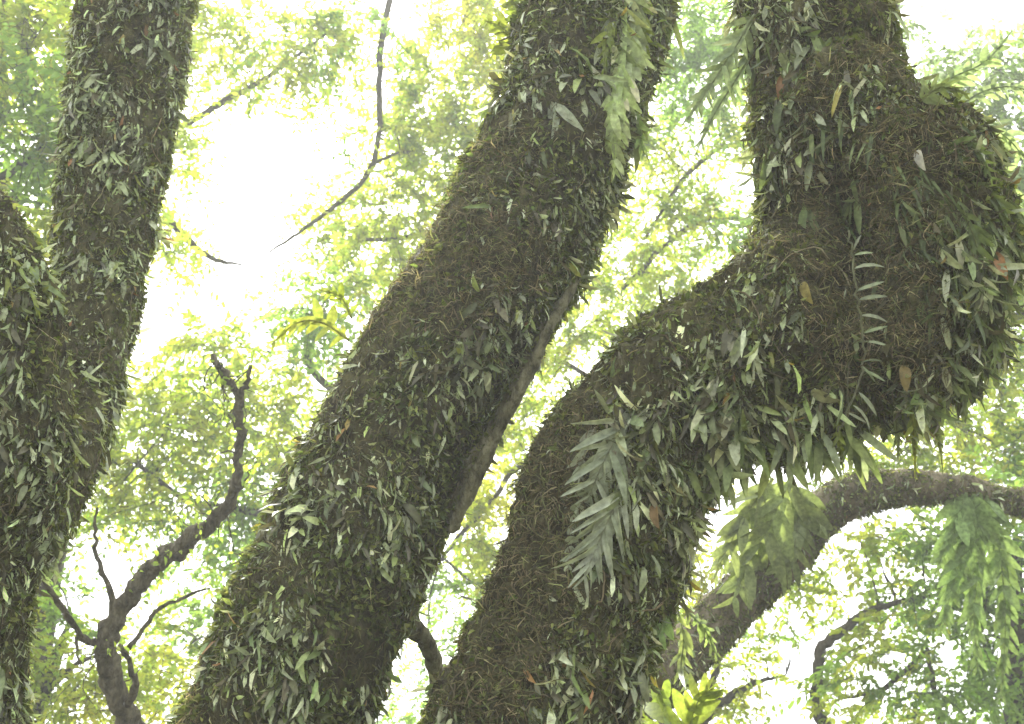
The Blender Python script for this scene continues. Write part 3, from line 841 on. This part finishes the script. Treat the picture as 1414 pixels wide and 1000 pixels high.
# right, lower
leafy_tree('leafy_tree', 'fresh green low tree under the arching brown limb', (3.4, 8.6),
    [(1425, 1100, 9, 22), (1408, 960, 9.1, 20), (1400, 850, 9.2, 14), (1405, 740, 9.3, 6)],
    [[(1300, 1090, 9.2, 9), (1180, 1040, 9.2, 9), (1132, 990, 9.2, 9), (1128, 940, 9.2, 8), (1134, 900, 9.2, 8), (1165, 868, 9.2, 7), (1200, 845, 9.2, 6), (1240, 832, 9.2, 4), (1300, 820, 9.3, 2)],
     [(1320, 1060, 9.1, 5), (1296, 980, 9.1, 4.5), (1284, 920, 9.1, 3.5), (1280, 890, 9.1, 2)],
     [(1280, 900, 9.1, 4), (1220, 950, 9.1, 4), (1160, 965, 9.1, 2)]],
    [(1340, 760, 9.2, 60, 60, .8, GREEN), (1300, 800, 9.2, 45, 60, .75, GREEN), (1350, 880, 9.1, 60, 70, .85, GREEN), (1270, 740, 9.3, 50, 40, .5, LIME), (1200, 760, 9.3, 50, 36, .5, LIME), (1220, 790, 9.2, 40, 30, .4, LIME),
     (1180, 740, 9.3, 40, 26, .4, LIME), (1250, 850, 9.2, 40, 40, .45, LIME), (1210, 900, 9.1, 60, 30, .6, LIME), (1200, 960, 9.1, 70, 30, .65, LIME), (1280, 960, 9.1, 60, 50, .75, GREEN), (1390, 960, 9, 40, 60, .8, GREEN), (1395, 780, 9.1, 30, 60, .6, LIME), (1190, 930, 9.1, 50, 25, .55, GREEN), (1290, 880, 9.2, 40, 45, .65, LIME), (1480, 760, 9.1, 85, 85, 0.5, GREEN), (1490, 920, 9.1, 85, 85, 0.5, GREEN), (1590, 820, 9.1, 85, 85, 0.5, GREEN), (1620, 980, 9.1, 85, 85, 0.5, GREEN)], 0.055)

# low centre right
leafy_tree('leafy_tree', 'sparse young tree under the ferny bent stem', (1.7, 9.4),
    [(900, 1080, 9.8, 14), (960, 1010, 9.8, 10), (990, 960, 9.8, 6)],
    [[(960, 1005, 9.8, 8), (990, 975, 9.8, 7), (1030, 948, 9.8, 5), (1060, 938, 9.8, 3), (1086, 932, 9.8, 1.5)], [(970, 970, 9.8, 5), (985, 940, 9.8, 5), (995, 900, 9.8, 3)]],
    [(1090, 820, 9.8, 45, 40, .5, LIME), (1120, 780, 9.8, 40, 30, .5, LIME), (1020, 920, 9.8, 45, 40, .5, LIME), (1000, 980, 9.8, 45, 30, .5, LIME), (960, 790, 9.8, 45, 40, .5, YELL), (940, 850, 9.8, 40, 40, .55, LIME), (1050, 890, 9.8, 30, 30, .35, GREEN), (920, 920, 9.8, 40, 40, .5, YELL), (1140, 860, 9.8, 20, 14, .25, GREEN)], 0.05)
# ---------------------------------------------------------------- ferns and vines on the trunks
def surf(px, py, fallback):
    """depth of the trunk surface met by the line through a pixel"""
    d = (P(px, py, 1.0) - CAM)
    n = d.length
    best = None
    for b in BVHS:
        h = b.ray_cast(CAM, d / n)
        if h[0] is not None:
            z = (h[0] - CAM).dot(FWD)
            best = z if best is None else min(best, z)
    return fallback if best is None else best

PIN = [blade(5, 0.26, 0.36, 0.3, 0.4, 0.4), blade(5, 0.22, 0.33, 0.5, 0.45, -0.4), blade(5, 0.28, 0.4, 0.12, 0.35, 0.2)]
PIN_ME = [mesh_np('pinna', a, b, M_FERN) for a, b in PIN]
OVAL = blade(4, 0.6, 0.5, 0.15, 0.15, 0.1, 0.5)
OVAL_ME = mesh_np('pinna', OVAL[0], OVAL[1], M_FERN)

def fern(name, label, fronds, fallback, cat='fern'):
    """fronds: (pixel path, pairs, lobe px, lobe angle, palette, width, lift px, oval)"""
    x, y = fronds[0][0][0][:2]
    root = P(x, y, surf(x, y, fallback))
    t = thing(name, label, cat, root)
    for fr in fronds:
        path, pairs, lob, ang, pal, wid, lift = fr[:7]
        oval = len(fr) > 7
        pts = []
        d0 = surf(path[0][0], path[0][1], fallback)
        for i, q in enumerate(path):
            d = min(surf(q[0], q[1], d0), d0 + 0.25) if len(q) < 3 else q[2]
            pts.append(P(q[0], q[1], d - (lift * (0.15 + i / len(path))) * d0 / F))
        c = catmull(pts, 10)
        V, f = tube_np(c, np.linspace(0.0045, 0.0015, len(c)), 6)
        A = Acc()
        col = palette(pal, 1, 0.1)[0]
        A.add(V, f, col * 0.8 + np.array((0.02, 0.01, 0)))
        T = nrm(np.gradient(c, axis=0))
        face = nrm(nrm(np.array(CAM) - c[len(c) // 2]) + rng.normal(0, 0.25, 3))
        # narrow web of blade along the midrib
        sd = nrm(np.cross(face, T))
        w = (0.16 * lob * d0 / F) * np.sin(np.linspace(0.25, math.pi, len(c)))[:, None]
        m = len(c)
        if not oval:
            Vw = np.concatenate([c + sd * w + face * 0.002, c, c - sd * w + face * 0.002])
            fw = []
            for i in range(m - 1):
                for s in (0, 1):
                    a = s * m + i
                    fw += [(a, a + 1, a + m + 1), (a, a + m + 1, a + m)]
            A.add(Vw, np.array(fw), col)
        fo = link('frond', A.mesh('frond', M_FERN), t)
        L0 = lob * d0 / F
        for i in range(pairs):
            s = (i + 0.7) / pairs
            k = min(int(s * (m - 1)), m - 1)
            prof = (0.45 + 0.55 * math.sin(math.pi * min(1, s * 0.75 + 0.18))) * (1 - 0.45 * s)
            for sg in (-1, 1):
                a = ang * (1 - 0.35 * s) * random.uniform(0.85, 1.15)
                d = T[k] * math.cos(a) + sd[k] * sg * math.sin(a) + face * random.uniform(-0.1, 0.25) + rng.normal(0, 0.12, 3) + DOWN * 0.22
                Lp = L0 * prof * random.uniform(0.75, 1.2)
                nn = face + rng.normal(0, 0.22, 3)
                cc = np.clip(col * math.exp(random.gauss(0, 0.16)) + (palette(pal, 1)[0] - col) * 0.4, 0.01, 0.6)
                me = OVAL_ME if oval else random.choice(PIN_ME)
                place('pinna', me, fo, matrix_of(np.array(c[k]), d, nn, Lp, wid * random.uniform(0.85, 1.2)), tuple(cc))
    return t

def straps(name, label, items, fallback, pal, length, spread, n, out=0.5, cat='fern', wid=1.0, aim=None):
    """a tuft of strap leaves growing from each given pixel"""
    x, y = items[0][:2]
    t = thing(name, label, cat, P(x, y, surf(x, y, fallback)))
    mes = TPL_FERN
    for (x, y) in items:
        for i in range(n):
            xx, yy = x + random.uniform(-1, 1) * spread, y + random.uniform(-1, 1) * spread
            d0 = surf(xx, yy, None)
            if d0 is None:
                continue
            p = np.array(P(xx, yy, d0 + 0.01))
            nn = nrm(np.array(CAM) - p)
            v = nn * random.uniform(0.3, 1.0) * out + DOWN * random.uniform(0.5, 1.2) + rng.normal(0, 0.25, 3)
            if aim is not None:
                v = v + np.array(aim)
            c = np.clip(palette(pal, 1, 0.2)[0], 0.01, 0.6)
            L = random.uniform(0.6, 1.15) * length * d0 / F
            place('leaf', random.choice(mes), t, matrix_of(p, v, nn + np.array((0, 0, 0.6)) + rng.normal(0, .25, 3), L, wid), tuple(c))
    return t
TPL_FERN = [mesh_np('leaf', *blade(5, w, 0.5, c, 0.3, tw), M_FERN) for w, c, tw in ((0.16, 0.45, 0.4), (0.2, 0.3, -0.5), (0.13, 0.6, 0.7))]

SAGE = [(0.34, 0.39, 0.28), (0.39, 0.43, 0.33), (0.28, 0.34, 0.22)]
PALE = [(0.4, 0.48, 0.28), (0.46, 0.52, 0.33), (0.35, 0.45, 0.18)]
FGREEN = [(0.19, 0.28, 0.1), (0.23, 0.32, 0.13), (0.16, 0.25, 0.085)]
FYEL = [(0.25, 0.29, 0.05), (0.21, 0.27, 0.055), (0.18, 0.25, 0.05)]
FOLIVE = [(0.19, 0.24, 0.09), (0.23, 0.28, 0.11), (0.16, 0.22, 0.08)]
FSHAG = [(0.11, 0.16, 0.045), (0.15, 0.2, 0.06), (0.2, 0.25, 0.08)]
MIST = [(0.22, 0.29, 0.16), (0.26, 0.32, 0.19), (0.2, 0.27, 0.13)]
FDARK = [(0.065, 0.095, 0.03), (0.085, 0.12, 0.035), (0.1, 0.135, 0.045)]

fern('basket_fern', 'pale sage fern with long fingered fronds clinging to the winding trunk', [
    ([(868, 568), (846, 612), (826, 655), (812, 690)], 9, 92, 1.0, SAGE, 0.48, 18),
    ([(868, 660), (846, 705), (826, 750), (806, 800)], 10, 96, 0.8, SAGE, 0.48, 24),
    ([(822, 590), (806, 630), (798, 670)], 7, 34, 0.8, SAGE, 1.0, 10),
    ([(822, 660), (800, 700), (790, 745), (784, 790)], 9, 26, 0.9, SAGE, 1.0, 10, 1)], 4.5)
fern('drooping_fern', 'long pale drooping fern hanging down the upper leaning trunk', [
    ([(862, -30), (858, 40), (852, 110), (846, 170), (850, 240)], 18, 64, 0.7, PALE, 1.2, 26),
    ([(878, -20), (868, 50), (862, 120), (858, 190)], 14, 56, 0.7, PALE, 1.25, 34),
    ([(848, 10), (838, 50), (834, 100)], 8, 34, 0.7, FYEL, 1.2, 20),
    ([(884, -10), (886, 40), (894, 90)], 8, 34, 0.8, FYEL, 1.2, 30),
    ([(866, 150), (880, 180), (890, 215)], 7, 30, 0.8, FGREEN, 1.2, 16)], 5.5)
fern('broad_fern', 'large translucent olive fern with pointed lobes on the bent stem', [
    ([(1092, 662), (1064, 720), (1036, 775), (1012, 830)], 11, 92, 0.85, FOLIVE, 1.0, 26),
    ([(1096, 665), (1102, 710), (1096, 760), (1078, 806)], 9, 72, 0.85, FOLIVE, 1.0, 34),
    ([(1068, 660), (1034, 705), (1006, 755), (985, 800)], 9, 62, 0.8, FOLIVE, 1.0, 16),
    ([(1090, 664), (1110, 690), (1136, 730)], 6, 42, 0.7, FOLIVE, 1.3, 20)], 8.5)
fern('yellow_fern', 'bright yellow green fern low beside the winding trunk', [
    ([(930, 1080), (928, 1010), (912, 960), (892, 930)], 9, 66, 0.9, FYEL, 1.35, 20),
    ([(935, 1080), (950, 1010), (966, 965), (985, 950)], 9, 58, 0.9, FYEL, 1.3, 20),
    ([(925, 1080), (900, 1020), (876, 980)], 7, 46, 0.9, FYEL, 1.3, 20)], 5.9)
fern('lobed_fern', 'small drooping green fern dangling from the bent stem', [
    ([(936, 842), (944, 880), (940, 925), (948, 955)], 7, 36, 0.8, FOLIVE, 1.2, 12),
    ([(920, 850), (908, 885), (902, 925)], 7, 32, 0.8, FGREEN, 1.2, 12),
    ([(950, 845), (972, 868), (990, 905)], 7, 32, 0.8, FOLIVE, 1.2, 12)], 6.1)
fern('hanging_fern', 'long fresh green fern fronds hanging from the arching limb', [
    ([(1345, 682), (1340, 730), (1318, 800), (1300, 870)], 14, 62, 0.9, FGREEN, 1.2, 20),
    ([(1362, 684), (1380, 760), (1388, 860), (1382, 970)], 17, 54, 0.9, FGREEN, 1.2, 24),
    ([(1335, 680), (1316, 730), (1292, 790)], 10, 48, 0.9, FGREEN, 1.2, 16),
    ([(1355, 683), (1352, 760), (1345, 850), (1350, 930)], 14, 52, 0.9, FGREEN, 1.2, 30)], 8.6)
fern('fringe_fern', 'yellowish fern fringe dangling under the swollen elbow', [
    ([(1256, 545), (1262, 600), (1264, 665)], 9, 24, 0.7, FYEL, 1.1, 8),
    ([(1286, 545), (1296, 600), (1302, 655)], 9, 24, 0.7, FOLIVE, 1.1, 8),
    ([(1232, 560), (1240, 600), (1240, 640)], 8, 20, 0.7, FOLIVE, 1.1, 8),
    ([(1155, 575), (1160, 620), (1166, 660)], 8, 22, 0.7, FYEL, 1.1, 10)], 4.75)
fern('shaggy_fern', 'small dark ferns bristling from the outer edge of the swollen elbow', [
    ([(1342, 250), (1378, 285), (1396, 345)], 9, 34, 0.8, FSHAG, 1.1, 18),
    ([(1352, 325), (1386, 375), (1394, 440)], 9, 36, 0.8, FSHAG, 1.1, 18),
    ([(1340, 395), (1372, 445), (1374, 515)], 9, 36, 0.8, FSHAG, 1.1, 18),
    ([(1302, 470), (1328, 520), (1334, 580)], 9, 34, 0.8, FSHAG, 1.1, 16),
    ([(1310, 200), (1345, 205), (1372, 250)], 8, 32, 0.8, FSHAG, 1.1, 18),
    ([(1270, 140), (1300, 120), (1335, 130)], 8, 32, 0.8, FSHAG, 1.1, 14),
    ([(1330, 290), (1350, 345), (1352, 410)], 8, 36, 0.8, FSHAG, 1.1, 22)], 4.7)
fern('grey_fern', 'misty grey green fern arching out above the swollen elbow', [
    ([(1262, 150, 5.4), (1310, 110, 5.5), (1360, 85, 5.6), (1400, 40, 5.7)], 12, 50, 0.9, MIST, 1.1, 0),
    ([(1290, 180, 5.3), (1340, 165, 5.4), (1390, 190, 5.5), (1430, 240, 5.6)], 12, 52, 0.9, MIST, 1.1, 0),
    ([(1330, 240, 5.2), (1375, 245, 5.3), (1405, 290, 5.35), (1420, 350, 5.4)], 12, 48, 0.9, MIST, 1.1, 0),
    ([(1300, 170, 5.4), (1350, 130, 5.6), (1400, 120, 5.7), (1450, 140, 5.8)], 12, 48, 0.9, MIST, 1.1, 0)], 5.2)
fern('feather_fern', 'soft grey fern drooping from the upright winding stem into the gap', [
    ([(1042, 20), (1012, 70), (980, 120), (950, 165)], 12, 44, 0.8, MIST, 1.0, 14),
    ([(1040, 70), (1016, 110), (985, 160), (960, 215)], 11, 38, 0.8, MIST, 1.0, 14)], 5.4)
fern('edge_fern', 'broad green fern leaf jutting from the leaning trunk over the lime tree', [
    ([(482, 470, 5.25), (446, 446, 5.3), (410, 446, 5.35), (372, 478, 5.4)], 7, 40, 0.9, LIME, 1.3, 0),
    ([(486, 440, 5.25), (470, 410, 5.3), (440, 400, 5.35)], 6, 28, 0.9, LIME, 1.3, 0)], 5.2)
fern('golden_fern', 'golden yellow fern at the top shoulder of the leaning trunk', [
    ([(716, 70, 5.75), (696, 40, 5.8), (668, 28, 5.85)], 7, 34, 0.9, FYEL, 1.4, 0),
    ([(712, 80, 5.75), (690, 62, 5.8), (676, 84, 5.85)], 6, 28, 0.9, FYEL, 1.4, 0),
    ([(722, 30, 5.75), (712, 5, 5.8), (690, -10, 5.85)], 6, 30, 0.9, FYEL, 1.4, 0)], 5.7)

straps('strap_fern', 'tuft of pale tongue shaped leaves hanging on the upper leaning trunk', [(738, 128), (758, 140)], 5.4, SAGE, 74, 12, 8, 0.35)
straps('strap_fern', 'shaggy dark green mane of strap leaves on the outer curve of the elbow',
       [(1250, 250), (1300, 270), (1340, 300), (1280, 320), (1330, 360), (1370, 350), (1300, 400), (1360, 420), (1330, 460), (1250, 380), (1372, 300), (1380, 370), (1375, 440), (1335, 195), (1300, 160), (1350, 500)], 4.7, FDARK + EPI_GREEN[:1], 46, 32, 24, 0.5, wid=0.55, aim=(0.15, 0, 0))
straps('strap_fern', 'pale yellow green rosette of leaves on the near stem of the forked tree', [(22, 372), (52, 380), (30, 410), (70, 400)], 5.1, [(0.2, 0.26, 0.07), (0.17, 0.23, 0.09), (0.27, 0.31, 0.06)], 46, 18, 7, 0.9, aim=(0.2, 0, 0.6))
straps('strap_fern', 'fringe of long drooping leaves under the winding trunk bend', [(940, 640), (985, 640), (1030, 620), (1075, 610), (1120, 600), (1165, 585), (1010, 660)], 4.6, SAGE[2:] + FOLIVE + [(0.1, 0.13, 0.06)], 70, 20, 9, 0.3)
straps('strap_fern', 'dark leafy drape at the right shoulder of the leaning trunk', [(905, 10), (930, 30), (950, 20), (915, 80), (900, 140), (890, 190)], 5.8, FDARK + FOLIVE, 60, 14, 9, 0.6)
straps('strap_fern', 'long green straps streaming down the upright winding stem', [(1060, 60), (1090, 30), (1075, 130), (1120, 40), (1060, 200), (1170, 60), (1190, 110), (1150, 150), (1200, 190), (1175, 260), (1235, 290), (1120, 300), (1215, 380), (1090, 360)], 5.2, FDARK + FOLIVE + [(0.1, 0.13, 0.06)], 66, 20, 7, 0.25, wid=0.8)

# the vine dangling in front of the dark hollow
def vine():
    pts = [(1172, 318), (1178, 350), (1179, 390), (1188, 432), (1192, 470), (1191, 508), (1180, 545), (1166, 580), (1158, 598)]
    d = min(surf(1180, y, 4.7) for y in (330, 400, 470, 540)) - 0.03
    c, r = pix_path([(x, y, d, 1.5) for x, y in pts], 5, 0.9)
    t = thing('hanging_vine', 'thin vine with a ladder of narrow pale leaves before the dark hollow', 'vine', c[0])
    V, f = tube_np(c, r, 6, 0.1)
    link('stem', mesh_np('stem', V, f, M_EPI, np.tile((0.14, 0.15, 0.08), (len(V), 1))), t)
    c2, r2 = pix_path([(1172, 500, d, 1), (1170, 540, d, 1), (1172, 570, d, 1.2), (1166, 582, d, 1.2)], 5)
    V, f = tube_np(c2, r2, 5, 0.1)
    link('stem', mesh_np('stem', V, f, M_EPI, np.tile((0.12, 0.12, 0.06), (len(V), 1))), t)
    me = [mesh_np('leaf', *blade(5, 0.17, 0.45, cu, 0.3, 0.2), M_EPI) for cu in (0.25, 0.5, 0.1)]
    for i, (x, y, dx, dy, L) in enumerate([(1180, 352, 1, -.25, 26), (1180, 371, 1, -.5, 42), (1183, 402, 1, -.45, 40), (1186, 414, 1, -.3, 40), (1189, 436, 1, -.05, 38), (1193, 460, 1, -.35, 34),
                                          (1194, 472, 1, -.02, 34), (1192, 500, 1, -.5, 28), (1192, 511, 1, .3, 34), (1186, 542, .9, .8, 42), (1178, 560, 1, .6, 42), (1170, 570, 1, .5, 30),
                                          (1179, 345, .25, -1, 24), (1168, 400, -.3, .6, 14), (1190, 505, .9, .9, 30)]):
        p = np.array(P(x, y, d))
        v = dx * np.array(RIGHT) - dy * np.array(UP) + rng.normal(0, .06, 3) - np.array(FWD) * 0.25
        place('leaf', me[i % 3], t, matrix_of(p, v, np.array(UP) * 0.8 - np.array(FWD) * 0.7 + rng.normal(0, .15, 3), L * d / F, 1.0), tuple(palette([(0.24, 0.27, 0.17), (0.2, 0.25, 0.12)], 1, 0.1)[0]))
vine()

# dead and odd leaves caught on the bark
def odd_leaf(x, y, L, v, col, label):
    d = surf(x, y, 4.7)
    p = np.array(P(x, y, d - 0.02))
    me = mesh_np('dead_leaf', *blade(6, 0.42, 0.45, 0.35, 0.5, 0.7), M_FERN)
    o = bpy.data.objects.new('dead_leaf', me); COL.objects.link(o)
    o.matrix_basis = matrix_of(p, np.array((v[0], 0, v[1])) + nrm(np.array(CAM) - p) * 0.3, nrm(np.array(CAM) - p) + rng.normal(0, .2, 3), L * d / F)
    o.color = (*col, 1)
    tag(o, label, 'leaf')
odd_leaf(1108, 390, 36, (0.25, -1), (0.36, 0.31, 0.1), 'torn yellow leaf caught on the upright winding stem')
odd_leaf(1246, 505, 40, (0.2, -1), (0.24, 0.19, 0.07), 'withered orange leaf in the dark hollow of the elbow')
odd_leaf(902, 697, 36, (0.1, -1), (0.26, 0.18, 0.1), 'rusty pink dead leaf beside the pale fingered fern')
odd_leaf(1120, 540, 42, (1, -0.5), (0.30, 0.31, 0.17), 'cupped pale green leaf below the torn yellow leaf')
odd_leaf(1266, 208, 34, (0.15, -1), (0.45, 0.45, 0.4), 'whitish dry leaf high on the swollen elbow')
odd_leaf(1082, 66, 66, (0.35, -1), (0.2, 0.24, 0.08), 'broad olive leaf on the upper winding stem')

# ---------------------------------------------------------------- the misty air
def build_haze():
    bm = bmesh.new()
    bmesh.ops.create_cube(bm, size=1)
    me = bpy.data.meshes.new('haze'); bm.to_mesh(me); bm.free()
    o = bpy.data.objects.new('haze', me); COL.objects.link(o)
    o.scale = (420, 420, 42); o.location = (0, 20, 19.8)
    m = bpy.data.materials.new('misty_air'); m.use_nodes = True
    n = m.node_tree; n.nodes.clear()
    v = n.nodes.new('ShaderNodeVolumePrincipled'); out = n.nodes.new('ShaderNodeOutputMaterial')
    v.inputs['Color'].default_value = (0.95, 0.97, 0.96, 1)
    v.inputs['Density'].default_value = 0.003
    v.inputs['Anisotropy'].default_value = 0.2
    n.links.new(v.outputs[0], out.inputs['Volume'])
    me.materials.append(m)
    tag(o, kind='stuff')
build_haze()
